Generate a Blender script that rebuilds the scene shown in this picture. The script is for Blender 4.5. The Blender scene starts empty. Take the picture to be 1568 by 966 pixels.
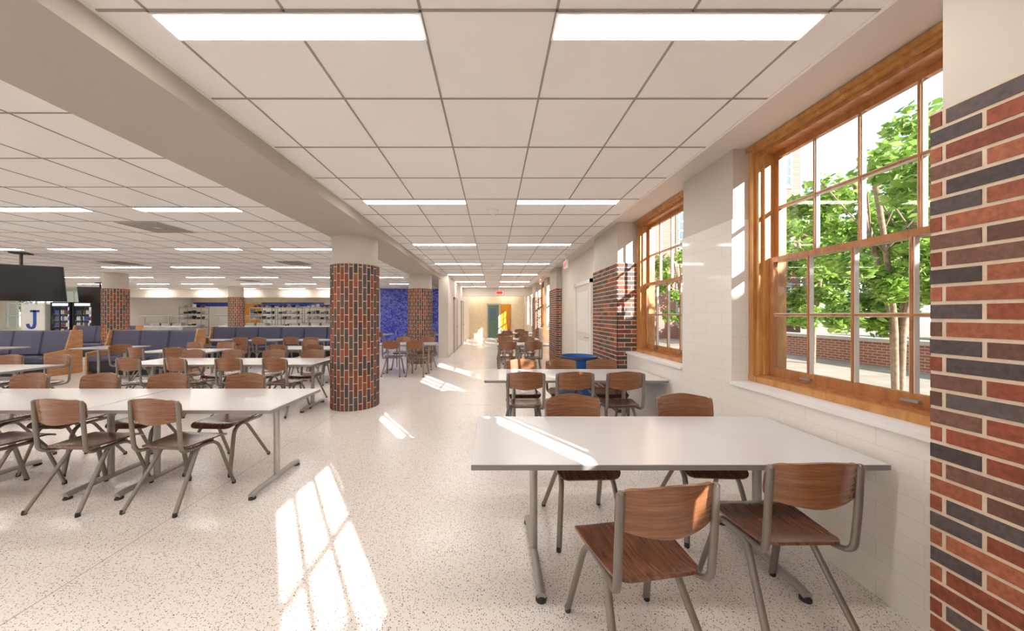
import bpy, math, random
from mathutils import Vector, Matrix
random.seed(7)
R=random.random
scene=bpy.context.scene
try:
    scene.view_settings.view_transform='Standard'
except Exception: pass

def C(h):
    h=h.lstrip('#'); v=[int(h[i:i+2],16)/255 for i in (0,2,4)]
    return tuple([(x/12.92 if x<=0.04045 else ((x+0.055)/1.055)**2.4) for x in v]+[1.0])

# ------------------------------------------------------------ materials
def newmat(name):
    m=bpy.data.materials.new(name); m.use_nodes=True
    nt=m.node_tree; b=nt.nodes.get('Principled BSDF')
    return m,nt,b
def N(nt,t,**k):
    n=nt.nodes.new(t)
    for a,v in k.items(): setattr(n,a,v)
    return n
def ramp(nt,stops,interp='LINEAR'):
    r=N(nt,'ShaderNodeValToRGB'); cr=r.color_ramp; cr.interpolation=interp
    while len(cr.elements)<len(stops): cr.elements.new(0.5)
    for e,(p,c) in zip(cr.elements,stops): e.position=p; e.color=c
    return r
def simple(name,col,rough=0.5,metal=0.0,var=0.06,scale=6.0,bump=0.0,bscale=200,spec=0.5):
    m,nt,b=newmat(name)
    tc=N(nt,'ShaderNodeTexCoord'); no=N(nt,'ShaderNodeTexNoise'); no.inputs['Scale'].default_value=scale
    nt.links.new(tc.outputs['Object'],no.inputs['Vector'])
    c=C(col); lo=tuple([x*(1-var) for x in c[:3]]+[1]); hi=tuple([min(1,x*(1+var)) for x in c[:3]]+[1])
    r=ramp(nt,[(0.3,lo),(0.7,hi)])
    nt.links.new(no.outputs['Fac'],r.inputs['Fac']); nt.links.new(r.outputs['Color'],b.inputs['Base Color'])
    b.inputs['Roughness'].default_value=rough; b.inputs['Metallic'].default_value=metal
    b.inputs['Specular IOR Level'].default_value=spec
    if bump>0:
        n2=N(nt,'ShaderNodeTexNoise'); n2.inputs['Scale'].default_value=bscale
        nt.links.new(tc.outputs['Object'],n2.inputs['Vector'])
        bp=N(nt,'ShaderNodeBump'); bp.inputs['Strength'].default_value=bump; bp.inputs['Distance'].default_value=0.003
        nt.links.new(n2.outputs['Fac'],bp.inputs['Height']); nt.links.new(bp.outputs['Normal'],b.inputs['Normal'])
    return m
def emit(name,col,s):
    m,nt,b=newmat(name); b.inputs['Base Color'].default_value=C(col)
    b.inputs['Emission Color'].default_value=C(col); b.inputs['Emission Strength'].default_value=s
    return m
def wood(name,dark,mid,light,stretch=(3,30,30),rough=0.3,scale=1.0,coat=0.3):
    m,nt,b=newmat(name)
    tc=N(nt,'ShaderNodeTexCoord'); mp=N(nt,'ShaderNodeMapping'); mp.inputs['Scale'].default_value=stretch
    nt.links.new(tc.outputs['Object'],mp.inputs['Vector'])
    no=N(nt,'ShaderNodeTexNoise'); no.inputs['Scale'].default_value=scale; no.inputs['Detail'].default_value=6; no.inputs['Distortion'].default_value=1.2
    nt.links.new(mp.outputs['Vector'],no.inputs['Vector'])
    r=ramp(nt,[(0.25,C(dark)),(0.5,C(mid)),(0.78,C(light))])
    nt.links.new(no.outputs['Fac'],r.inputs['Fac']); nt.links.new(r.outputs['Color'],b.inputs['Base Color'])
    b.inputs['Roughness'].default_value=rough; b.inputs['Coat Weight'].default_value=coat; b.inputs['Coat Roughness'].default_value=0.2
    return m

def terrazzo():
    m,nt,b=newmat('terrazzo'); tc=N(nt,'ShaderNodeTexCoord')
    no=N(nt,'ShaderNodeTexNoise'); no.inputs['Scale'].default_value=0.7
    nt.links.new(tc.outputs['Object'],no.inputs['Vector'])
    base=ramp(nt,[(0.3,C('#efe8e2')),(0.7,C('#f6f0eb'))]); nt.links.new(no.outputs['Fac'],base.inputs['Fac'])
    prev=base.outputs['Color']
    for sc,th,gate,pal in ((95,0.30,.5,['#d3c4b4','#e4dad0','#b8a390','#d8cbbe','#fbf8f4']),(62,0.19,.4,['#4f4a4c','#6f5a4a','#33343f','#8c7460','#343a6a']),(120,0.28,.6,['#3f3a3c','#6b5c50','#a08c7c','#2c3350'])):
        v=N(nt,'ShaderNodeTexVoronoi'); v.inputs['Scale'].default_value=sc
        nt.links.new(tc.outputs['Object'],v.inputs['Vector'])
        lt=N(nt,'ShaderNodeMath',operation='LESS_THAN'); lt.inputs[1].default_value=th
        nt.links.new(v.outputs['Distance'],lt.inputs[0])
        sep=N(nt,'ShaderNodeSeparateColor'); nt.links.new(v.outputs['Color'],sep.inputs[0])
        gt=N(nt,'ShaderNodeMath',operation='GREATER_THAN'); gt.inputs[1].default_value=gate
        nt.links.new(sep.outputs[1],gt.inputs[0])
        mu=N(nt,'ShaderNodeMath',operation='MULTIPLY'); nt.links.new(lt.outputs[0],mu.inputs[0]); nt.links.new(gt.outputs[0],mu.inputs[1])
        r=ramp(nt,[(i/len(pal),C(p)) for i,p in enumerate(pal)],'CONSTANT'); nt.links.new(sep.outputs[0],r.inputs['Fac'])
        mx=N(nt,'ShaderNodeMix',data_type='RGBA'); nt.links.new(mu.outputs[0],mx.inputs['Factor'])
        nt.links.new(prev,mx.inputs['A']); nt.links.new(r.outputs['Color'],mx.inputs['B']); prev=mx.outputs['Result']
    nt.links.new(prev,b.inputs['Base Color']); b.inputs['Roughness'].default_value=0.2
    return m
def walltile(name,col,grout,bw=0.6,bh=0.15,off=0.5,rough=0.1,mortar=0.0025):
    m,nt,b=newmat(name); g=N(nt,'ShaderNodeNewGeometry'); s=N(nt,'ShaderNodeSeparateXYZ'); nt.links.new(g.outputs['Position'],s.inputs[0])
    ad=N(nt,'ShaderNodeMath',operation='ADD'); nt.links.new(s.outputs['X'],ad.inputs[0]); nt.links.new(s.outputs['Y'],ad.inputs[1])
    c=N(nt,'ShaderNodeCombineXYZ'); nt.links.new(ad.outputs[0],c.inputs['X']); nt.links.new(s.outputs['Z'],c.inputs['Y'])
    br=N(nt,'ShaderNodeTexBrick'); br.offset=off; br.inputs['Scale'].default_value=1.0
    br.inputs['Brick Width'].default_value=bw; br.inputs['Row Height'].default_value=bh; br.inputs['Mortar Size'].default_value=mortar
    br.inputs['Mortar Smooth'].default_value=0.1
    cc=C(col); br.inputs['Color1'].default_value=cc; br.inputs['Color2'].default_value=tuple([x*0.985 for x in cc[:3]]+[1]); br.inputs['Mortar'].default_value=C(grout)
    nt.links.new(c.outputs[0],br.inputs['Vector']); nt.links.new(br.outputs['Color'],b.inputs['Base Color'])
    bp=N(nt,'ShaderNodeBump'); bp.invert=True; bp.inputs['Strength'].default_value=0.25; bp.inputs['Distance'].default_value=0.002
    nt.links.new(br.outputs['Fac'],bp.inputs['Height']); nt.links.new(bp.outputs['Normal'],b.inputs['Normal'])
    b.inputs['Roughness'].default_value=rough
    return m
def mural():
    m,nt,b=newmat('blue_mural_print'); tc=N(nt,'ShaderNodeTexCoord')
    v=N(nt,'ShaderNodeTexNoise'); v.inputs['Scale'].default_value=3.5; v.inputs['Detail'].default_value=8; v.inputs['Distortion'].default_value=2.5
    nt.links.new(tc.outputs['Object'],v.inputs['Vector'])
    r=ramp(nt,[(0.35,C('#1c2a98')),(0.48,C('#3545b8')),(0.56,C('#8088dc')),(0.64,C('#2a3aa6'))]); nt.links.new(v.outputs['Fac'],r.inputs['Fac'])
    nt.links.new(r.outputs['Color'],b.inputs['Base Color']); b.inputs['Roughness'].default_value=0.4
    return m
def glassmat():
    m=bpy.data.materials.new('window_glass'); m.use_nodes=True; nt=m.node_tree; nt.nodes.clear()
    o=N(nt,'ShaderNodeOutputMaterial'); t=N(nt,'ShaderNodeBsdfTransparent'); g=N(nt,'ShaderNodeBsdfGlossy'); g.inputs['Roughness'].default_value=0.02
    mx=N(nt,'ShaderNodeMixShader'); mx.inputs[0].default_value=0.04
    nt.links.new(t.outputs[0],mx.inputs[1]); nt.links.new(g.outputs[0],mx.inputs[2]); nt.links.new(mx.outputs[0],o.inputs[0])
    return m
def leafmat(name,a,bcol,c):
    m,nt,b=newmat(name); g=N(nt,'ShaderNodeNewGeometry')
    r=ramp(nt,[(0.0,C(a)),(0.5,C(bcol)),(1.0,C(c))]); nt.links.new(g.outputs['Random Per Island'],r.inputs['Fac'])
    nt.links.new(r.outputs['Color'],b.inputs['Base Color']); b.inputs['Roughness'].default_value=0.5
    tr=N(nt,'ShaderNodeBsdfTranslucent'); nt.links.new(r.outputs['Color'],tr.inputs['Color'])
    mx=N(nt,'ShaderNodeMixShader'); mx.inputs[0].default_value=0.45
    out=nt.nodes.get('Material Output'); nt.links.new(b.outputs[0],mx.inputs[1]); nt.links.new(tr.outputs[0],mx.inputs[2]); nt.links.new(mx.outputs[0],out.inputs[0])
    return m
def brickmat(name,c1,c2):
    m,nt,b=newmat(name); g=N(nt,'ShaderNodeNewGeometry'); tc=N(nt,'ShaderNodeTexCoord')
    r=ramp(nt,[(0.0,C(c1)),(1.0,C(c2))]); nt.links.new(g.outputs['Random Per Island'],r.inputs['Fac'])
    no=N(nt,'ShaderNodeTexNoise'); no.inputs['Scale'].default_value=60; no.inputs['Detail'].default_value=5; nt.links.new(tc.outputs['Object'],no.inputs['Vector'])
    r2=ramp(nt,[(0.3,(0.68,0.68,0.68,1)),(0.7,(1.15,1.15,1.15,1))]); nt.links.new(no.outputs['Fac'],r2.inputs['Fac'])
    mx=N(nt,'ShaderNodeMix',data_type='RGBA',blend_type='MULTIPLY'); mx.inputs['Factor'].default_value=1
    nt.links.new(r.outputs['Color'],mx.inputs['A']); nt.links.new(r2.outputs['Color'],mx.inputs['B']); nt.links.new(mx.outputs['Result'],b.inputs['Base Color'])
    bp=N(nt,'ShaderNodeBump'); bp.inputs['Strength'].default_value=0.45; bp.inputs['Distance'].default_value=0.004
    nt.links.new(no.outputs['Fac'],bp.inputs['Height']); nt.links.new(bp.outputs['Normal'],b.inputs['Normal'])
    b.inputs['Roughness'].default_value=0.7
    return m

M={}
M['floor']=terrazzo()
M['joint']=simple('floor_joint','#a89c90',0.5)
M['ceil']=simple('ceiling_tile','#f9f6f4',0.9,var=0.01,scale=3,bump=0.2,bscale=150)
M['tbar']=simple('ceiling_tee_bar','#a09c99',0.6)
M['paint']=simple('wall_paint_offwhite','#e9e1d6',0.6,var=0.01)
M['greige']=simple('wall_paint_greige','#cdc5ba',0.6,var=0.01)
M['beam']=simple('beam_paint','#bab1a6',0.65,var=0.01)
M['soffit']=simple('soffit_paint','#dcd3c8',0.7,var=0.01)
M['tile']=walltile('white_wall_tile','#f2eee7','#e3ded5',bw=.4,bh=.1,mortar=.0016,rough=.07)
M['bluetile']=walltile('blue_band_tile','#2b46a8','#6f7fc0',bw=0.3,bh=0.1)
M['mortar']=simple('mortar','#dbc8b2',0.9,var=0.06,scale=40,bump=0.4)
M['br_red']=brickmat('brick_red','#7f4230','#995038')
M['br_dk']=brickmat('brick_dark','#4c4140','#655957')
M['br_or']=brickmat('brick_orange','#96553a','#ab664a')
M['br_bn']=brickmat('brick_brown','#64443a','#7a5548')
M['orwood']=wood('stained_window_wood','#a8703c','#c48d50','#dba76a',stretch=(12,12,2.5),rough=0.35)
M['redwood']=wood('stained_sash_wood','#995c32','#b17443','#c9925c',stretch=(14,14,3),rough=0.35)
M['muntin']=simple('painted_muntin','#d9d0c4',0.5)
M['white']=simple('white_paint','#f5f3ef',0.4,var=0.01)
M['glass']=glassmat()
M['seatwood']=wood('chair_walnut_ply','#4a2e20','#6d4531','#8f6044',stretch=(40,3.5,16),rough=0.25,scale=1.5,coat=0.5)
M['backwood']=wood('chair_back_ply','#74482e','#8c5c3c','#a87852',stretch=(3.5,10,55),rough=0.25,scale=1.3,coat=0.5)
M['tube']=simple('chair_tube_metal','#8a837d',0.4,metal=0.5)
M['glide']=simple('dark_plastic','#2d2b2b',0.5)
M['ttop']=simple('table_laminate','#d8d7d7',0.2,var=0.012)
M['tedge']=simple('table_edge_band','#8f8d8c',0.4)
M['tleg']=simple('table_leg_metal','#b0aca8',0.4,metal=0.4)
M['navy']=simple('booth_navy_vinyl','#4a4c68',0.45,var=0.08,scale=3)
M['navydk']=simple('booth_dark_base','#26262e',0.6)
M['boothwood']=wood('booth_oak','#a8764a','#bd8b60','#d0a27a',stretch=(3,3,20),rough=0.4)
M['black']=simple('black_gloss','#121317',0.15)
M['blackm']=simple('black_matte','#1b1b1e',0.6)
M['bin']=simple('blue_bin_plastic','#1a5fb4',0.4)
M['bag']=simple('bin_liner','#15233c',0.35)
M['steel']=simple('stainless_steel','#b4b5b4',0.3,metal=0.8,var=0.15,scale=3)
M['yellow']=simple('yellow_door','#d08d20',0.4)
M['green']=simple('grey_green_door','#5c7768',0.5)
M['mural']=mural()
M['cream']=simple('cream_wall','#e2cfae',0.6)
M['light']=emit('light_lens','#fff8f1',24.0)
M['frame']=simple('light_frame','#f3efea',0.4)
M['exit']=emit('exit_red','#ff2a18',1.2)
M['fridge']=emit('fridge_interior','#cfd8e6',0.9)
M['leaf']=leafmat('leaf_green','#5f8229','#8aae46','#b6d06e')
M['leafd']=leafmat('leaf_dark','#4a7030','#6c9442','#93b25e')
M['sun_blocker_leaf']=leafmat('leaf_sun_blocker','#2e4f1c','#446a2a','#67873f')  # leaves of the added sun-blocking foliage
M['bark']=simple('tree_bark','#8d7a66',0.9,var=0.25,scale=15,bump=0.5,bscale=40)
M['pave']=walltile('brick_paving','#a98c7c','#988274',bw=0.3,bh=0.1,rough=0.8)
M['lawn']=simple('ground_paving','#a39888',0.9,var=0.15,scale=2)
M['grass']=simple('grass','#6f8a3f',0.9,var=0.3,scale=8)
M['bbrick']=walltile('far_building_brick','#965c4a','#b89c8c',bw=0.22,bh=0.075,rough=0.8,mortar=0.012)
M['stone']=simple('limestone','#b9b2a6',0.8)
M['bwin']=simple('building_window_glass','#5f7180',0.1)
M['food1']=simple('produce_red','#a8402c',0.5)
M['bottle']=simple('bottles','#6a4a3a',0.3,var=0.6,scale=14)
M['jblue']=simple('letter_blue','#2f55b5',0.5)
M['plate']=simple('white_ceramic','#ece9e4',0.25)

# ------------------------------------------------------------ mesh builder
class MB:
    def __init__(s): s.v=[];s.f=[];s.m=[];s.sm=[];s.mats=[]
    def mi(s,k):
        if k not in s.mats: s.mats.append(k)
        return s.mats.index(k)
    def add(s,vs,fs,mat,smooth=False):
        o=len(s.v); s.v+= [tuple(v) for v in vs]; mi=s.mi(mat)
        for f in fs: s.f.append([i+o for i in f]); s.m.append(mi); s.sm.append(smooth)
    def box(s,x0,x1,y0,y1,z0,z1,mat,M4=None):
        vs=[Vector((x,y,z)) for z in (z0,z1) for y in (y0,y1) for x in (x0,x1)]
        if M4 is not None: vs=[M4@v for v in vs]
        s.add(vs,[(0,2,3,1),(4,5,7,6),(0,1,5,4),(2,6,7,3),(0,4,6,2),(1,3,7,5)],mat)
    def bbox(s,x0,x1,y0,y1,z0,z1,mat,c=0.01):
        rings=[(z0,c),(z0+c,0),(z1-c,0),(z1,c)]
        vs=[]
        for z,i in rings:
            a,b_,d,e=x0+i,x1-i,y0+i,y1-i; k=c
            vs+= [(a+k,d,z),(b_-k,d,z),(b_,d+k,z),(b_,e-k,z),(b_-k,e,z),(a+k,e,z),(a,e-k,z),(a,d+k,z)]
        fs=[tuple(range(7,-1,-1)),tuple(range(24,32))]
        for r in range(3):
            for i in range(8):
                j=(i+1)%8; fs.append((r*8+i,r*8+j,(r+1)*8+j,(r+1)*8+i))
        s.add(vs,fs,mat)
    def lathe(s,prof,mat,cx=0,cy=0,n=32,cap=True,smooth=True):
        vs=[];fs=[]
        for r,z in prof:
            for i in range(n):
                a=2*math.pi*i/n; vs.append((cx+r*math.cos(a),cy+r*math.sin(a),z))
        for k in range(len(prof)-1):
            for i in range(n):
                j=(i+1)%n; fs.append((k*n+i,k*n+j,(k+1)*n+j,(k+1)*n+i))
        s.add(vs,fs,mat,smooth)
        if cap:
            s.add(vs[:n],[tuple(range(n-1,-1,-1))],mat); s.add(vs[-n:],[tuple(range(n))],mat)
    def tube(s,pts,r,mat,n=10,rad=0.0,seg=6,sx=1.0):
        pts=[Vector(p) for p in pts]
        if rad>0:
            out=[pts[0]]
            for i in range(1,len(pts)-1):
                p=pts[i];a=(pts[i-1]-p);b=(pts[i+1]-p)
                d=min(rad,a.length*0.48,b.length*0.48); A=p+a.normalized()*d; B=p+b.normalized()*d
                for k in range(seg+1):
                    t=k/seg; out.append(A*(1-t)**2+p*2*t*(1-t)+B*t*t)
            out.append(pts[-1]); pts=out
        vs=[];fs=[]; prevn=None
        for i,p in enumerate(pts):
            if i==0: t=pts[1]-p
            elif i==len(pts)-1: t=p-pts[i-1]
            else: t=(pts[i+1]-pts[i-1])
            t.normalize()
            if prevn is None:
                nn=t.cross(Vector((1,0,0)))
                if nn.length<0.1: nn=t.cross(Vector((0,1,0)))
                nn.normalize()
            else:
                nn=prevn-t*prevn.dot(t); nn.normalize()
            prevn=nn; bb=t.cross(nn)
            for k in range(n):
                a=2*math.pi*k/n; vs.append(p+nn*(r*math.cos(a))+bb*(r*sx*math.sin(a)))
        for i in range(len(pts)-1):
            for k in range(n):
                j=(k+1)%n; fs.append((i*n+k,i*n+j,(i+1)*n+j,(i+1)*n+k))
        s.add(vs,fs,mat,True)
        s.add(vs[:n],[tuple(range(n-1,-1,-1))],mat); s.add(vs[-n:],[tuple(range(n))],mat)
    def slab(s,fn,hw,rows,cols,t,mat):
        P=[]
        for v in rows:
            w=hw(v); P.append([fn(w*(2*c/cols-1),v) for c in range(cols+1)])
        nr=len(rows); nc=cols+1
        def nrm(i,j):
            a=P[min(i+1,nr-1)][j]-P[max(i-1,0)][j]; b=P[i][min(j+1,nc-1)]-P[i][max(j-1,0)]
            n=b.cross(a); return n.normalized() if n.length>1e-9 else Vector((0,0,1))
        top=[];bot=[]
        for i in range(nr):
            for j in range(nc):
                n=nrm(i,j); top.append(P[i][j]+n*t/2); bot.append(P[i][j]-n*t/2)
        K=nr*nc; fs=[]
        for i in range(nr-1):
            for j in range(nc-1):
                a,b,c,d=i*nc+j,i*nc+j+1,(i+1)*nc+j+1,(i+1)*nc+j
                fs.append((a,b,c,d)); fs.append((K+a,K+d,K+c,K+b))
        s.add(top+bot,fs,mat,True)
        per=[(0,j) for j in range(nc)]+[(i,nc-1) for i in range(1,nr)]+[(nr-1,j) for j in range(nc-2,-1,-1)]+[(i,0) for i in range(nr-2,0,-1)]
        idx=[i*nc+j for i,j in per]; vs=[top[i] for i in idx]+[bot[i] for i in idx]; n=len(idx)
        s.add(vs,[(i,n+i,n+(i+1)%n,(i+1)%n) for i in range(n)],mat,True)
    def mesh(s,name):
        me=bpy.data.meshes.new(name); me.from_pydata([tuple(v) for v in s.v],[],s.f)
        for k in s.mats: me.materials.append(M[k])
        me.polygons.foreach_set('material_index',s.m); me.polygons.foreach_set('use_smooth',s.sm); me.update()
        return me
    def obj(s,name,loc=(0,0,0),rot=0):
        o=bpy.data.objects.new(name,s.mesh(name)); bpy.context.collection.objects.link(o)
        o.location=loc; o.rotation_euler=(0,0,math.radians(rot)); return o
def place(me,name,loc,rot=0):
    o=bpy.data.objects.new(name,me); bpy.context.collection.objects.link(o)
    o.location=loc; o.rotation_euler=(0,0,math.radians(rot)); return o

# ------------------------------------------------------------ constants
CZ=1.49; CEIL=2.85; LC=2.76; BEAM=2.72; SOF=2.90
WX=2.03; YB=-6.0; YE=21.5; LX=-25.0
P=4.9
PIL=[(-4.82,1.74),(.09,1.712),(5.06,1.88),(9.96,1.88),(14.86,1.88)]
# ---------------- floor
b=MB(); b.box(LX,2.45,YB,YE,-0.1,0,'floor'); b.obj('floor')
b=MB()
for x in (-2.36,): b.box(x-.003,x+.003,YB+.1,YE-.5,0.0,0.0006,'joint')
for y in (5.5,10.4,15.3): b.box(-2.4,WX-.01,y-.003,y+.003,0.0,0.0006,'joint')
for x in (-7,-11.7): b.box(x-.003,x+.003,YB+.1,15.9,0.0,0.0006,'joint')
b.obj('trim_floor_joints')
# ---------------- roof & ceilings
b=MB(); b.box(LX-.3,2.55,YB-.3,YE+.3,2.905,3.25,'soffit'); b.obj('roof_slab')
b=MB(); b.box(-1.785,1.74,YB,YE,CEIL,2.9,'ceil'); b.obj('ceiling')
b=MB(); b.box(1.741,2.44,YB,YE,SOF,2.904,'soffit'); b.box(1.725,1.745,YB,YE,CEIL-.006,2.9,'white'); b.obj('ceiling_perimeter')
b=MB(); b.box(LX,-2.585,YB,YE,LC,2.9,'ceil'); b.obj('ceiling_dining_area')
b=MB(); b.box(-2.58,-1.79,YB,16,BEAM,2.9,'beam'); b.box(-1.79,-1.77,YB,16,CEIL-.006,2.86,'white'); b.obj('beam_ceiling')
b=MB(); x=-1.545
while x<1.7:
    b.box(x-.006,x+.006,YB,YE,CEIL-.004,CEIL+.002,'tbar'); x+=.61
y=1.49-.61*12
while y<YE:
    if y>YB: b.box(-1.785,1.74,y-.006,y+.006,CEIL-.004,CEIL+.002,'tbar')
    y+=.61
x=-4.27-.61*33
while x<-2.6:
    b.box(x-.005,x+.005,YB,16.4,LC-.004,LC+.002,'tbar'); x+=.61
y=1.49-.61*12
while y<16.4:
    if y>YB: b.box(LX,-2.585,y-.005,y+.005,LC-.004,LC+.002,'tbar')
    y+=.61
b.obj('ceiling_grid')
# lights
b=MB(); b.box(0,1.22,0,.15,-.008,-.001,'frame'); b.box(.012,1.208,.012,.138,-.010,-.0081,'light'); troffer=b.mesh('ceiling_light')
for k in range(-3,9):
    y=1.495+2.44*k
    if y<YB+.2 or y>YE-.4: continue
    for x in (-1.545,.285): place(troffer,'ceiling_light',(x,y,CEIL-.004))
for k in range(-3,8):
    y=1.495+2.44*k
    for x in (-4.27,-6.1,-8.54,-10.37,-12.81,-14.64,-17.08,-18.91,-21.35,-23.18):
        if k>5 and not(-18<x<-8): continue  # the last rows are extra troffers, added to brighten the dark kitchen
        place(troffer,'ceiling_light',(x,y,LC-.004))
# smoke detector, diffusers
b=MB(); b.lathe([(.075,0),(.075,-.012),(.06,-.018),(.055,-.04),(.03,-.046)],'white',n=24); det=b.mesh('smoke_detector')
place(det,'smoke_detector',(0,4.35,CEIL-.003)); place(det,'smoke_detector',(0.05,9.2,CEIL-.003)); place(det,'smoke_detector',(-7.6,5.6,LC-.003))
b=MB()
b.box(-.3,.3,-.3,.3,-.006,0,'greige')
for i in range(5):
    a=.28-.05*i; b.box(-a,a,-a,-a+.012,-.012,-.006,'tbar'); b.box(-a,a,a-.012,a,-.012,-.006,'tbar'); b.box(-a,-a+.012,-a,a,-.012,-.006,'tbar'); b.box(a-.012,a,-a,a,-.012,-.006,'tbar')
dif=b.mesh('air_diffuser')
for x,y in ((-4.88,4.85),(-4.88,8.2),(-9.15,8.2),(-9.15,12.5)): place(dif,'air_diffuser',(x,y,LC-.004))

# ---------------- bricks
def brick_face(b,axis,plane,a0,a1,z0,z1,sgn,start=0):
    row=0; z=z0
    h=.0535; mo=.0135
    while z+h<=z1+.001:
        a=a0; k=(row+start)%2
        while a<a1-.01:
            L=.200 if k%2 else .096
            e=min(a+L,a1)
            if a1-e<.04: e=a1
            hdr=(L<.1)
            r=R(); m=('br_red' if r<.65 else 'br_or') if hdr else ('br_dk' if r<.55 else ('br_red' if r<.75 else ('br_bn' if r<.88 else 'br_or')))
            if hdr and R()<.15: m='br_bn'
            j=(R()-.5)*.002
            p0,p1=(plane-.003+j,plane+.03) if sgn<0 else (plane-.03,plane+.003+j)
            if axis=='x': b.box(p0,p1,a,e,z,z+h,m)
            else: b.box(a,e,p0,p1,z,z+h,m)
            a=e+mo; k+=1
        z+=h+mo; row+=1
BT=2.275
def pilaster(y0,y1,x0,i):
    b=MB()
    b.box(x0,2.44,y0,y1,0,BT,'mortar')
    brick_face(b,'x',x0,y0,y1,.0,BT,-1)
    brick_face(b,'y',y0,x0+.012,2.2,.0,BT,-1,1)
    brick_face(b,'y',y1,x0+.012,2.2,.0,BT,1,1)
    b.box(x0+.02,2.44,y0+.02,y1-.02,BT,SOF,'greige')
    b.obj('brick_pilaster')
for i,(y0,x0) in enumerate(PIL):
    pilaster(y0,y0+1.215,x0,i)
def column(cx,cy,r,top):
    b=MB(); b.lathe([(r-.003,0),(r-.003,BT)],'mortar',cx,cy,n=64)
    n=int(2*math.pi*r/.0665); w=2*math.pi/n; hh=.2; mo=.013
    for i in range(n):
        a0=i*w+.0065/r; a1=(i+1)*w-.0065/r
        z=-(i%2)*.105
        while z<BT:
            z0=max(z,0); z1=min(z+hh,BT)
            if z1-z0>.015:
                vs=[]
                am=(a0+a1)/2
                for rr in (r-.03,r+.001+(R()-.5)*.002):
                    for zz in (z0,z1):
                        for a in (a0,am,a1): vs.append((cx+rr*math.cos(a),cy+rr*math.sin(a),zz))
                q=R(); m='br_red' if q<.3 else ('br_dk' if q<.62 else ('br_bn' if q<.88 else 'br_or'))
                b.add(vs,[(6,7,10,9),(7,8,11,10),(0,6,9,3),(2,5,11,8),(3,9,10,11,5,4),(0,1,2,8,7,6)],m)
            z+=hh+mo
    b.lathe([(r-.02,BT),(r-.02,top)],'greige',cx,cy,n=64)
    b.obj('brick_column')
column(-2.27,5.5,.375,BEAM); column(-2.27,10.4,.375,BEAM)
column(-11.65,10.3,.30,LC); column(-11.7,15.2,.30,LC); column(-11.65,5.4,.30,LC)

# ---------------- right wall with windows
SILL=.93
wins=[]
for k in range(-1,4):
    wins+= [(1.35+P*k,2.84+P*k),(3.58+P*k,5.06+P*k)]
wins=[(a,b_) for a,b_ in wins if not (6.0<a<9.9) and a>-5.8 and b_<21]
b=MB()
runs=[]; c0=YB
for y0,_ in PIL:
    if y0>c0+.02: runs.append((c0,y0))
    c0=y0+1.215
runs.append((c0,YE))
spans=sorted(wins)
for a,e in runs:
    if 6<a<7: b.box(WX+.02,2.44,a,e,0,SOF,'paint'); continue
    b.box(WX,2.44,a,e,0,SILL-.03,'tile')
    pts=[a]+[v for w in spans if a-.1<w[0] and w[1]<e+.1 for v in w]+[e]
    for i in range(0,len(pts),2):
        p,q=pts[i],pts[i+1]
        if q-p<.005: continue
        b.box(WX,2.44,p,q,SILL-.03,2.3,'tile'); b.box(WX+.012,2.44,p,q,2.3,SOF,'greige')
b.obj('wall_right')
b=MB(); dx=WX+.02
b.box(dx-.03,dx,6.9,8.1,0.01,2.15,'paint'); b.box(dx-.06,dx,6.82,6.9,0,2.23,'white'); b.box(dx-.06,dx,8.1,8.18,0,2.23,'white'); b.box(dx-.06,dx,6.82,8.18,2.15,2.23,'white')
b.box(dx-.04,dx-.03,7.05,7.95,.15,.9,'white'); b.box(dx-.04,dx-.03,7.05,7.95,1.1,2.0,'white'); b.tube([(dx-.03,7.02,1.0),(dx-.09,7.02,1.0),(dx-.09,7.14,1.0)],.012,'steel',n=8); b.obj('door_1')

def sash(b,X,y0,y1,z0,z1,rail0,rail1,cols=4,rows=2,st=.045,th=.035):
    b.box(X,X+th,y0,y0+st,z0,z1,'redwood'); b.box(X,X+th,y1-st,y1,z0,z1,'redwood')
    b.box(X,X+th,y0+st,y1-st,z0,z0+rail0,'redwood'); b.box(X,X+th,y0+st,y1-st,z1-rail1,z1,'redwood')
    ya,yb,za,zb=y0+st,y1-st,z0+rail0,z1-rail1
    for i in range(1,cols):
        y=ya+(yb-ya)*i/cols; b.box(X+.004,X+.03,y-.013,y+.013,za,zb,'muntin'); b.box(X-.002,X+.005,y-.006,y+.006,za,zb,'redwood')
    for i in range(1,rows):
        z=za+(zb-za)*i/rows; b.box(X+.005,X+.029,ya,yb,z-.013,z+.013,'muntin'); b.box(X-.001,X+.005,ya,yb,z-.006,z+.006,'redwood')
    b.add([(X+.017,ya,za),(X+.017,yb,za),(X+.017,yb,zb),(X+.017,ya,zb)],[(0,1,2,3)],'glass')
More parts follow.
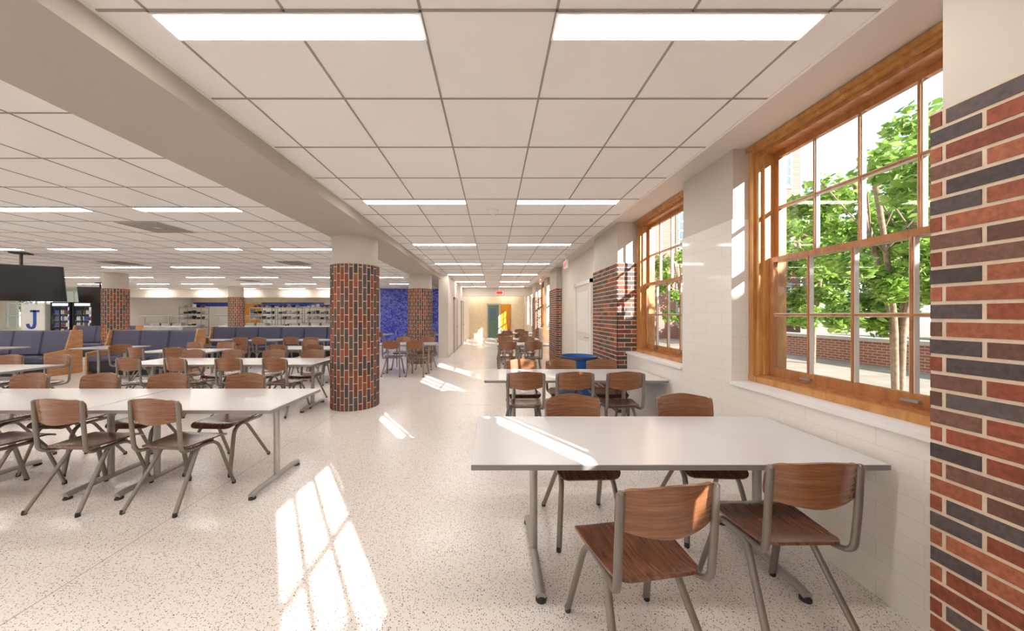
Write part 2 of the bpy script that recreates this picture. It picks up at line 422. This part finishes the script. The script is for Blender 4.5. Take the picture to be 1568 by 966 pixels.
def window(y0,y1,n):
    e=bpy.data.objects.new('window_%d'%n,None); bpy.context.collection.objects.link(e); e.location=(2.2,(y0+y1)/2,SILL)
    def part(b,nm):
        o=b.obj(nm); o.parent=e; o.matrix_parent_inverse=Matrix.Translation(-e.location)
    b=MB()
    for (d,w,x0,x1) in ((0,.05,2.175,2.40),(.05,.035,2.195,2.40),(.085,.025,2.225,2.40)):
        b.box(x0,x1,y0+d,y0+d+w,SILL,2.89,'orwood'); b.box(x0,x1,y1-d-w,y1-d,SILL,2.89,'orwood')
    b.box(2.15,2.40,y0,y1,2.86,2.895,'orwood'); b.box(2.17,2.40,y0+.05,y1-.05,2.835,2.86,'orwood'); b.box(2.20,2.40,y0+.05,y1-.05,2.80,2.835,'redwood')
    b.box(2.17,2.44,y0,y1,SILL,SILL+.05,'orwood'); b.box(2.20,2.44,y0+.05,y1-.05,SILL+.05,SILL+.065,'redwood')
    part(b,'casing')
    b=MB(); sash(b,2.30,y0+.11,y1-.11,1.91,2.80,.04,.045); part(b,'upper_sash')
    b=MB(); sash(b,2.255,y0+.11,y1-.11,SILL+.065,1.95,.07,.04)
    ym=(y0+y1)/2
    for dy in (-.3,.3): b.box(2.235,2.256,ym+dy-.04,ym+dy+.04,SILL+.09,SILL+.105,'steel')
    part(b,'lower_sash')
    b=MB(); b.box(WX-.02,2.17,y0+.001,y1-.001,SILL-.03,SILL,'white'); part(b,'sill_board')
for n,(a,c) in enumerate(spans): window(a,c,n+1)

# ---------------- other walls
b=MB(); b.box(LX,2.44,YB-.2,YB,0,2.9,'paint'); b.obj('wall_back')
b=MB(); b.box(LX-.2,LX,YB,YE,0,.8,'paint'); b.box(LX-.2,LX,YB,YE,2.5,2.9,'paint')
y=YB
while y<YE: b.box(LX-.2,LX,y,y+1.2,.8,2.5,'paint'); y+=3.2
b.obj('wall_left')
b=MB()
y=YB+1.2
while y<16.5:
    X=LX-.11; b.add([(X,y,.8),(X,y+2,.8),(X,y+2,2.5),(X,y,2.5)],[(0,1,2,3)],'glass')
    for k in range(5): b.box(LX-.14,LX-.08,y+k*.49,y+k*.49+.04,.8,2.5,'white')
    for z in (.8,1.6,2.46): b.box(LX-.14,LX-.08,y,y+2,z,z+.04,'white')
    y+=3.2
b.obj('window_left_row')
b=MB(); b.box(-1.88,-1.54,11.5,YE,0,2.85,'paint'); b.obj('wall_corridor_left')
b=MB(); b.box(-1.54,-1.525,11.5,YE-.01,0,.1,'greige'); b.obj('baseboard_corridor_left')
for n,(y,m) in enumerate(((13.0,'greige'),(16.0,'greige'))):
    b=MB(); b.box(-1.535,-1.51,y,y+1.0,0,2.1,m); 
    for q in (y-.06,y+1.0): b.box(-1.54,-1.49,q,q+.06,0,2.16,'beam')
    b.box(-1.54,-1.49,y-.06,y+1.06,2.1,2.16,'beam'); b.box(-1.51,-1.46,y+.9,y+.94,.98,1.02,'steel'); b.obj('door_%d'%(n+2))
b=MB(); b.box(-1.54,WX,YE,YE+.2,0,2.85,'cream'); b.box(-1.54,WX,16.9,17.1,2.42,2.849,'soffit'); b.obj('wall_end')
b=MB(); b.box(-.32,.36,YE-.03,YE-.001,0,2.1,'green'); b.box(-.40,-.32,YE-.06,YE-.001,0,2.2,'beam'); b.box(.36,.44,YE-.06,YE-.001,0,2.2,'beam'); b.box(-.4,.44,YE-.06,YE-.001,2.1,2.2,'beam'); b.box(-.2,.2,YE-.04,YE-.03,1.1,1.9,'bwin'); b.obj('door_4')
b=MB(); b.box(.50,1.15,YE-.03,YE-.001,0,2.15,'yellow'); b.box(.55,1.1,YE-.04,YE-.03,.2,2.0,'yellow'); b.box(1.02,1.07,YE-.09,YE-.04,.95,1.1,'steel'); b.obj('door_5')
b=MB(); b.box(.15,.5,16.85,16.88,2.5,2.68,'white'); b.box(.18,.47,16.84,16.85,2.53,2.65,'exit'); b.box(.3,.35,16.86,16.89,2.68,2.83,'white'); b.obj('exit_sign')
b=MB(); b.box(-.02,.02,0,.28,0,.18,'white'); b.box(-.025,-.02,.05,.23,.05,.13,'exit');b.box(-.01,.01,.12,.16,.18,.35,'white'); es=b.mesh('exit_sign')
place(es,'exit_sign',(1.6,7.2,CEIL-.355)); place(es,'exit_sign',(1.6,11.0,CEIL-.355))
b=MB(); b.box(-7.3,-1.88,16.0,16.2,0,LC,'paint'); b.obj('wall_mural')
b=MB(); b.box(-5.4,-1.9,15.96,15.999,.1,2.72,'mural'); b.obj('blue_mural')

# ---------------- kitchen / serving area
b=MB(); b.box(-18.2,-7.3,16.5,16.7,2.32,LC,'paint'); b.box(-18.2,-7.3,16.49,16.5,2.32,2.36,'greige'); b.obj('wall_serving_header')
b=MB(); b.box(-19,-7.3,YE-1.2,YE-1.0,0,2.9,'cream'); b.box(-19,-7.3,YE-1.22,YE-1.2,1.98,2.22,'bluetile'); b.box(-19,-7.3,YE-1.22,YE-1.2,0,1.98,'tile'); b.obj('wall_kitchen_back')
b=MB(); b.box(-7.3,-7.1,16.2,YE,0,2.9,'paint'); b.obj('wall_kitchen_right')
b=MB(); b.box(-19.2,-18.2,16.6,YE,0,2.9,'paint'); b.obj('wall_kitchen_left')
yk=YE-1.25
b=MB(); b.box(-15.05,-14.05,yk-.03,yk,0,2.15,'yellow'); b.box(-15.12,-15.05,yk-.06,yk,0,2.22,'steel'); b.box(-14.05,-13.98,yk-.06,yk,0,2.22,'steel'); b.box(-15.12,-13.98,yk-.06,yk,2.15,2.22,'steel'); b.box(-14.7,-14.4,yk-.035,yk-.03,1.3,1.8,'bwin'); b.obj('door_6')
def counter(x0,x1):
    b=MB(); b.box(x0,x1,16.55,17.3,0.1,.88,'steel'); b.box(x0+.02,x1-.02,16.6,17.25,0,.1,'blackm'); b.bbox(x0-.03,x1+.03,16.4,17.35,.88,.92,'plate',.008)
    x=x0+.1
    while x<x1:
        b.box(x,x+.03,16.75,16.78,.92,1.42,'steel'); x+=1.2
    b.add([(x0,16.765,1.0),(x1,16.765,1.0),(x1,16.765,1.4),(x0,16.765,1.4)],[(0,1,2,3)],'glass'); b.box(x0,x1,16.6,17.0,1.42,1.435,'steel'); b.box(x0,x1,16.74,16.79,1.41,1.44,'steel')
    x=x0+.3
    while x<x1-.5:
        b.box(x,x+.45,16.85,17.2,.92,1.05,'steel'); b.box(x+.03,x+.42,16.88,17.17,1.045,1.06,random.choice(['food1','plate','blackm'])); x+=.55
    b.obj('serving_counter')
counter(-17.6,-15.4); counter(-13.9,-10.9); counter(-10.6,-7.6)
def rack(x,y):
    b=MB()
    for dx in (0,1.2):
        for dy in (0,.5): b.tube([(dx,dy,0),(dx,dy,1.9)],.02,'steel',n=6)
    for z in (.3,.75,1.2,1.5,1.85):
        b.box(-.02,1.22,-.02,.52,z,z+.04,'steel')
        for i in range(5): b.lathe([(.08,z+.04),(.1,z+.04+.1+.04*(i%3))],random.choice(['plate','steel','bottle','blackm']),.12+.24*i,.25,n=12)
    b.obj('storage_rack',(x,y,0))
for x in (-17.3,-13.4,-12.0,-10.4): rack(x,18.4)
b=MB()
for i in range(3):
    x=-9.2+i*.75; b.box(x,x+.7,18.9,19.8,.1,1.9,'steel'); b.box(x+.06,x+.64,18.88,18.9,.3,.95,'blackm'); b.box(x+.06,x+.64,18.88,18.9,1.1,1.7,'blackm')
    for z in (.98,1.74): b.tube([(x+.08,18.84,z),(x+.62,18.84,z)],.012,'plate',n=6)
    for dx in (.05,.65):
        for dy in (18.95,19.75): b.lathe([(.03,0),(.03,.1)],'steel',x+dx,dy,n=8)
b.obj('convection_oven')
def hood(x0,x1):
    b=MB(); vs=[(x0,18.6,2.05),(x1,18.6,2.05),(x1,20.2,2.05),(x0,20.2,2.05),(x0+.3,19.3,2.6),(x1-.3,19.3,2.6),(x1-.3,20.2,2.6),(x0+.3,20.2,2.6)]
    b.add(vs,[(0,3,2,1),(4,5,6,7),(0,1,5,4),(1,2,6,5),(2,3,7,6),(3,0,4,7)],'steel'); b.box(x0,x1,18.58,18.62,2.03,2.16,'steel')
    b.box(x0+.3,x1-.3,19.3,20.2,2.6,2.75,'steel')
    b.obj('exhaust_hood')
hood(-9.4,-7.4)
b=MB(); b.box(LX,-19.2,16.9,17.1,0,.75,'paint'); b.box(LX,-19.2,16.9,17.1,2.7,2.9,'paint')
for x in (-25,-22.3,-19.5): b.box(x,x+.3,16.9,17.1,.75,2.7,'paint')
b.obj('wall_back_left')
b=MB()
x=-24.7
while x<-19.5:
    b.box(x,x+.04,16.95,17.0,.75,2.7,'white'); x+=.48
for z in (.75,1.4,2.05,2.66): b.box(-24.7,-19.5,16.95,17.0,z,z+.04,'white')
b.add([(-24.7,16.97,.75),(-19.5,16.97,.75),(-19.5,16.97,2.7),(-24.7,16.97,2.7)],[(0,1,2,3)],'glass'); b.obj('window_back_left')
def fridge(x):
    b=MB(); b.box(0,.95,0,.7,0,.25,'blackm'); b.box(0,.95,0,.7,1.85,2.08,'blackm'); b.box(0,.05,0,.7,.25,1.85,'blackm'); b.box(.9,.95,0,.7,.25,1.85,'blackm'); b.box(.05,.9,.62,.7,.25,1.85,'fridge')
    for i in range(5):
        z=.3+.3*i; b.box(.05,.9,.05,.62,z,z+.012,'steel')
        for k in range(9): b.lathe([(.035,z+.012),(.035,z+.15),(.014,z+.19),(.014,z+.21)],random.choice(['bottle','food1','jblue','plate']),.11+.09*k,.12,n=8)
    b.add([(.05,.003,.25),(.9,.003,.25),(.9,.003,1.85),(.05,.003,1.85)],[(0,1,2,3)],'glass'); b.box(.46,.49,-.02,.01,.25,1.85,'blackm'); b.box(.1,.85,-.005,0,1.9,2.03,'fridge')
    b.obj('beverage_cooler',(x,15.9,0))
fridge(-21.1); fridge(-20.05)
b=MB(); b.box(0,1.15,0,.5,0,2.0,'plate'); b.box(0.05,1.1,-.01,0,.05,1.95,'white')
b.box(.62,.76,-.03,-.01,1.0,1.7,'jblue'); b.box(.48,.9,-.03,-.01,1.6,1.7,'jblue'); b.tube([(.69,-.02,1.02),(.66,-.02,.88),(.52,-.02,.84),(.4,-.02,.9),(.36,-.02,1.04)],.06,'jblue',n=8,rad=.06)
b.obj('letter_sign_kiosk',(-22.5,15.9,0))
def tv(loc,rot,s=1.0):
    b=MB(); T=Matrix.Rotation(math.radians(12),4,'X')
    b.box(-.68*s,.68*s,-.025,.015,-.4*s,.4*s,'blackm',T); b.box(-.665*s,.665*s,-.028,-.025,-.385*s,.385*s,'black',T)
    h=LC-loc[2]-.008
    b.tube([(0,.06,0),(0,.12,.2),(0,.12,h)],.025,'blackm',n=8); b.box(-.12,.12,.0,.24,h-.02,h,'blackm'); b.box(-.2,.2,.015,.07,-.15,.15,'blackm',T)
    b.obj('television',loc,rot)
tv((-9.62,6.75,2.13),34,.92); tv((-15.6,13.2,2.25),30,.8)

# ---------------- booths
def bench(L,name='booth_bench'):
    b=MB(); b.box(.05,L-.05,.1,.6,0,.12,'navydk'); b.box(.03,L-.03,.04,.64,.12,.34,'navydk')
    n=max(1,round(L/.75)); w=(L-.08)/n
    for i in range(n):
        x=.04+i*w
        b.bbox(x+.004,x+w-.004,.0,.52,.34,.47,'navy',.03)
        T=Matrix.Translation((0,.46,.47))@Matrix.Rotation(math.radians(-8),4,'X')
        c=MB(); c.bbox(x+.004,x+w-.004,0,.12,0,.62,'navy',.03)
        b.add([T@Vector(v) for v in c.v],c.f,'navy')
    for x in (0,L-.04):
        pr=[(0,0),(.72,0),(.72,1.10),(.5,1.10),(.38,.62),(.0,.56)]
        vs=[(x,p,q) for p,q in pr]+[(x+.04,p,q) for p,q in pr]; k=len(pr)
        b.add(vs,[tuple(range(k)),tuple(range(2*k-1,k-1,-1))]+[(i,k+i,k+(i+1)%k,(i+1)%k) for i in range(k)],'boothwood')
    b.box(.04,L-.04,.66,.70,.0,1.05,'boothwood'); b.box(.04,L-.04,.56,.71,1.05,1.08,'navy')
    return b
m=bench(4.6).mesh('booth_bench'); place(m,'booth_bench',(-9.3,10.5,0))
m=bench(2.3).mesh('booth_bench')
place(m,'booth_bench',(-12.9,7.9,0)); place(m,'booth_bench',(-9.9,8.1,0)) 
place(m,'booth_bench',(-15.2,11.6,0),0); place(m,'booth_bench',(-17.5,9.2,0),0)
b=MB(); b.box(-10.9,-9.6,9.75,9.83,0,1.0,'navydk'); b.box(-10.92,-9.58,9.73,9.85,1.0,1.04,'boothwood'); b.obj('partition_low')

# ---------------- chairs
def chair():
    b=MB(); W=.208; H=.188; Z0=.672
    def hwb(v):
        r=.05; z=v*H; d=0
        if z<r: d=r-math.sqrt(max(0,r*r-(r-z)**2))
        if z>H-r: d=r-math.sqrt(max(0,r*r-(z-H+r)**2))
        return W-d
    def fb(x,v):
        z=Z0+v*H + .010*math.cos(x/W*math.pi)*(1 if v>.5 else -1)*abs(v-.5)*2
        y=-.262+.055*(x/W)**2-.12*(z-.75)
        return Vector((x,y,z))
    rows=[0,.02,.06,.12,.2,.3,.45,.6,.7,.8,.88,.94,.98,1]
    b.slab(fb,hwb,rows,14,.011,'backwood')
    D=.41
    def hws(v):
        w=.178+.032*min(1,v*1.5); r=.06; y=v*D; d=0
        if y<r: d=r-math.sqrt(max(0,r*r-(r-y)**2))
        if y>D-r: d=r-math.sqrt(max(0,r*r-(y-D+r)**2))
        return w-d
    def fs(x,v):
        z=.468-.012*(1-(x/.21)**2)*math.sin(math.pi*min(1,max(0,v)))
        if v>.8: z-=.035*((v-.8)/.2)**2
        if v<.2: z+=.012*((.2-v)/.2)**2
        return Vector((x,-.2+v*D,z))
    rows=[0,.01,.03,.07,.12,.2,.3,.4,.5,.6,.7,.8,.86,.92,.96,.985,1]
    b.slab(fs,hws,rows,14,.012,'seatwood')
    for s in (-1,1):
        b.tube([(s*.197,-.232,.835),(s*.200,-.222,.64),(s*.197,-.205,.44),(s*.17,-.10,.43),(s*.168,.12,.43),(s*.215,.235,.01)],.0125,'tube',n=10,rad=.09,sx=1.4)
        b.tube([(s*.148,.09,.43),(s*.152,-.03,.43),(s*.215,-.27,.01)],.012,'tube',n=10,rad=.07,sx=1.4)
        for y in (.235,-.27): b.lathe([(.015,0),(.016,.012),(.013,.03)],'glide',s*.216,y+(.002 if y<0 else -.002),n=10)
        b.lathe([(.013,.83),(.010,.842),(.004,.846)],'tube',s*.197,-.232,n=10)
    b.tube([(-.17,.08,.438),(.17,.08,.438)],.010,'tube',n=8); b.tube([(-.17,-.12,.438),(.17,-.12,.438)],.010,'tube',n=8)
    return b.mesh('dining_chair')
CH=chair()
def ch(x,y,r=0): place(CH,'dining_chair',(x,y,0),r+(R()-.5)*6)
def table(L,Dp,inset,name='dining_table'):
    b=MB(); h=.74
    b.bbox(0,L,0,Dp,h-.004,h,'ttop',.0015); b.bbox(0,L,0,Dp,h-.03,h-.004,'tedge',.002)
    for x in (inset,L-inset):
        b.tube([(x,Dp/2,.05),(x,Dp/2,h-.03)],.024,'tleg',n=16)
        b.box(x-.035,x+.035,Dp/2-.25,Dp/2+.25,h-.045,h-.03,'tleg')
        b.tube([(x,.06,.03),(x,.12,.042),(x,Dp-.12,.042),(x,Dp-.06,.03)],.022,'tleg',n=12,rad=.05,sx=1.1)
        for y in (.075,Dp-.075): b.lathe([(.028,0),(.028,.012),(.018,.025)],'glide',x,y,n=14)
    b.box(inset,L-inset,Dp/2-.02,Dp/2+.02,h-.07,h-.03,'tleg')
    return b.mesh(name)
TL=table(2.1,.79,.36); TS=table(1.475,.76,.2)
place(TL,'dining_table',(-.11,1.667,0)); place(TL,'dining_table',(-.1,3.8,0)); 
T3=table(1.3,.76,.2); place(T3,'dining_table',(.1,8.2,0)); place(T3,'dining_table',(.1,9.9,0)); place(T3,'dining_table',(.3,13.2,0))
place(CH,'dining_chair',(.625,1.48,0),9); place(CH,'dining_chair',(1.385,1.67,0),1); ch(.62,2.34,180); ch(1.47,2.36,178)
for x in (.36,.90,1.46): ch(x,3.90,0)
for x in (.40,.95,1.52): ch(x,4.42,180)
for x in (.35,.95): ch(x,8.05,0); ch(x,9.2,180); ch(x,9.85,0); ch(x,10.85,180); ch(x+.2,13.1); ch(x+.2,14.1,180)
for x in (-3.22,-4.71,-6.2): place(TS,'dining_table',(x,2.62,0))
for x in (-2.53,-3.26,-4.02,-4.75): ch(x,2.74,-6)
for x in (-2.62,-3.42,-4.15,-4.9): ch(x,3.30,180)
for x in (-4.18,-5.67): place(TS,'dining_table',(x,5.0,0))
for x in (-3.15,-3.85,-4.6,-5.3): ch(x,5.1,R()*24-12); ch(x-.05,5.72,180+R()*16-8)
for x in (-7.9,): place(TS,'dining_table',(x,4.25,0)); place(TS,'dining_table',(x-1.5,4.25,0))
for x in (-6.75,-7.5,-8.3,-9.1): ch(x,4.3,R()*14-7); ch(x,4.95,180+R()*14-7)
for x in (-7.15,): place(TS,'dining_table',(x,6.6,0))
for x in (-6.1,-6.8): ch(x,6.6,R()*20-10); ch(x,7.4,180)
ch(-5.45,6.95,90); ch(-7.6,7.0,-90)
place(TS,'dining_table',(-4.9,7.2,0)); ch(-4.5,7.2); ch(-3.8,7.2,5); ch(-4.5,8.0,180); ch(-3.8,8.0,175)
T4=table(1.1,.7,.25)
for x in (-8.9,-7.3,-5.9):
    place(T4,'dining_table',(x,9.6,0)); ch(x+.3,9.45,R()*12-6); ch(x+.85,9.45,R()*12-6)
place(T4,'dining_table',(-11.9,7.1,0)); place(T4,'dining_table',(-9.35,7.35,0))
place(TS,'dining_table',(-2.95,8.3,0)); ch(-2.45,8.2,4); ch(-1.85,8.2,-6); ch(-2.5,9.15,180); ch(-1.85,9.2,172)
place(T3,'dining_table',(-3.3,12.2,0)); ch(-2.9,12.1); ch(-2.3,12.1); ch(-2.5,13.0,180)
place(T3,'dining_table',(-5.2,12.4,0)); ch(-4.8,12.3); ch(-4.2,12.3)

# ---------------- bin
b=MB(); b.lathe([(.22,0),(.24,.02),(.25,.3),(.262,.32),(.262,.35),(.27,.37),(.285,.74),(.30,.75),(.305,.78),(.295,.80),(.275,.80),(.268,.74),(.25,.3),(.22,.05)],'bin',n=40,cap=True)
b.lathe([(.274,.55),(.276,.802),(.298,.808),(.308,.80),(.31,.76)],'bag',n=40,cap=False)
for s in (-1,1): b.tube([(s*.29,-.07,.62),(s*.335,-.05,.62),(s*.335,.05,.62),(s*.29,.07,.62)],.012,'bin',n=8,rad=.03)
b.obj('trash_bin',(1.42,5.55,0))

# ---------------- exterior
b=MB(); b.box(2.46,60,-30,60,-.1,.12,'lawn'); b.obj('ground_outside')
b=MB(); b.box(3.6,5.6,-8,18.5,.12,.14,'pave'); b.obj('path_brick')
b=MB(); b.box(10.3,10.7,3,18.5,.12,.75,'bbrick'); b.box(10.22,10.78,3,18.5,.75,.85,'stone'); b.obj('garden_wall_low')
b=MB(); b.box(10.9,23.5,0,18.4,.12,.2,'grass'); b.obj('lawn')
b=MB(); b.box(-60,LX-.3,-30,60,-.1,.1,'grass'); b.box(LX-.3,-16,YE+3,60,-.1,.1,'grass'); b.obj('ground_outside_left')
def building(x0,x1,y0,y1,h,name):
    b=MB(); b.box(x0,x1,y0,y1,0.1,h,'bbrick'); b.box(x0-.3,x1+.3,y0-.3,y1+.3,h,h+.5,'stone'); b.box(x0-.05,x1+.05,y0-.05,y1+.05,4.2,4.5,'stone')
    x=x0+.8
    while x<x1-1.6:
        for z in (1.0,5.2,8.8):
            if z+2>h: continue
            b.box(x-.1,x+1.3,y0-.06,y0,z-.15,z+2.3,'stone'); b.box(x,x+1.2,y0-.08,y0-.05,z,z+2.1,'bwin')
            for i in range(4): b.box(x+i*.38,x+i*.38+.06,y0-.1,y0-.07,z,z+2.1,'white')
            for i in range(5): b.box(x,x+1.2,y0-.1,y0-.07,z+i*.51,z+i*.51+.06,'white')
        x+=2.6
    y=y0+.8
    while y<y1-1.6:
        for z in (1.0,5.2,8.8):
            if z+2>h: continue
            b.box(x0-.06,x0,y-.1,y+1.3,z-.15,z+2.3,'stone'); b.box(x0-.08,x0-.05,y,y+1.2,z,z+2.1,'bwin')
            for i in range(4): b.box(x0-.1,x0-.07,y+i*.38,y+i*.38+.06,z,z+2.1,'white')
            for i in range(5): b.box(x0-.1,x0-.07,y,y+1.2,z+i*.51,z+i*.51+.06,'white')
        y+=2.6
    b.obj(name)
building(4.5,17.5,19,26,12,'brick_building')
building(24,30,-6,14,5.0,'brick_building')
def tree(h,rad,zc,nleaf,seed,mat='leaf',ls=.09,ncl=40,cr=.7):
    rr=random.Random(seed); b=MB()
    cl=[]
    for s in range(4):
        a=s*1.6+rr.random(); tx,ty=math.cos(a)*rad*.35,math.sin(a)*rad*.35
        b.tube([(math.cos(a)*.04,math.sin(a)*.04,0),(tx*.12,ty*.12,h*.25),(tx*.55,ty*.55,h*.55),(tx,ty,h*.8)],.04,'bark',n=7,rad=.3)
        for q in range(3):
            a2=rr.random()*6.28; b.tube([(tx*.55,ty*.55,h*.5),(tx+math.cos(a2)*rad*.5,ty+math.sin(a2)*rad*.5,h*(.6+.1*q))],.014,'bark',n=5)
    for i in range(ncl):
        while True:
            p=Vector((rr.uniform(-1,1),rr.uniform(-1,1),rr.uniform(-1,1)))
            if p.length<1: break
        cl.append((Vector((p.x*rad,p.y*rad,zc+p.z*(h-zc)*.95)),rr.uniform(.25,.5)*rad*cr))
    for i in range(nleaf):
        c,r=cl[rr.randrange(len(cl))]
        d=Vector((rr.gauss(0,1),rr.gauss(0,1),rr.gauss(0,.8))).normalized()*r*(rr.random()**.4); p=c+d
        u=Vector((rr.gauss(0,1),rr.gauss(0,1),rr.gauss(0,.5))).normalized(); w=u.cross(Vector((rr.gauss(0,1),rr.gauss(0,1),rr.gauss(0,1)))).normalized()
        s=ls*rr.uniform(.6,1.2)
        b.add([p-u*s,p+w*s*.45,p+u*s,p-w*s*.45],[(0,1,2,3)],mat)
    return b.mesh('tree')
t1=tree(4.9,1.55,2.95,11000,1,'leaf',.085,34,.6); t2=tree(6.0,2.4,3.6,13000,2,'leafd',.12,40,.65)
place(t1,'tree',(7.1,5.85,.12)); place(t1,'tree',(8.9,9.3,.12),80)
place(t2,'tree',(14.5,11.5,.2),30); place(t2,'tree',(17.5,15.0,.2),100); place(t2,'tree',(20,10.5,.2),260); place(t1,'tree',(8.4,14.5,.12),20)
place(t2,'tree',(-28,18,.1),0); place(t2,'tree',(-22,27,.1),90); place(t2,'tree',(-29,26,.1),190); place(t2,'tree',(-30,8,.1),190); place(t2,'tree',(-25,32,.1),190); place(t2,'tree',(-33,30,.1),120)
rr=random.Random(5); b=MB(); b.box(6.9,7.8,-16,-2.5,.12,5.0,'sun_blocker_leaf')  # added leafy block out of view, its height cuts the low sun
for i in range(9000):
    y=rr.uniform(-16.1,-2.4); top=5.2+.10*math.sin(y*2.3)+.06*math.sin(y*5.1)
    z=.15+(top-.15)*rr.random()**.5; x=rr.uniform(6.8,7.9); p=Vector((x,y,z))
    u=Vector((rr.gauss(0,1),rr.gauss(0,1),rr.gauss(0,1))).normalized(); w=u.cross(Vector((rr.gauss(0,1),rr.gauss(0,1),rr.gauss(0,1)))).normalized(); s=.10
    b.add([p-u*s,p+w*s*.5,p+u*s,p-w*s*.5],[(0,1,2,3)],'sun_blocker_leaf')
b.obj('sun_blocker_hedge')

# ---------------- lights
sun=bpy.data.lights.new('sun','SUN'); sun.energy=16.0; sun.angle=math.radians(.3); sun.color=(1,.96,.9)
so=bpy.data.objects.new('sun',sun); bpy.context.collection.objects.link(so); so.location=(10,-10,12)
d=Vector((-.56,.828,-.39)).normalized(); so.rotation_euler=d.to_track_quat('-Z','Y').to_euler()
w=bpy.data.worlds.new('world'); scene.world=w; w.use_nodes=True; nt=w.node_tree; bg=nt.nodes['Background']
tc=N(nt,'ShaderNodeTexCoord'); sp=N(nt,'ShaderNodeSeparateXYZ'); nt.links.new(tc.outputs['Generated'],sp.inputs[0])
r=ramp(nt,[(0.0,C('#f3f4f6')),(0.25,C('#dfeaf9')),(1.0,C('#a8caf2'))]); nt.links.new(sp.outputs['Z'],r.inputs['Fac']); nt.links.new(r.outputs['Color'],bg.inputs['Color'])
bg.inputs['Strength'].default_value=1.7

# ---------------- camera
cam=bpy.data.cameras.new('camera'); cam.sensor_width=36; cam.lens=36*511/1568; cam.shift_x=29/1568; cam.shift_y=-1.5/1568; cam.clip_start=.02; cam.clip_end=300
co=bpy.data.objects.new('camera',cam); bpy.context.collection.objects.link(co); co.location=(0,0,CZ); co.rotation_euler=(math.radians(90),0,0)
scene.camera=co
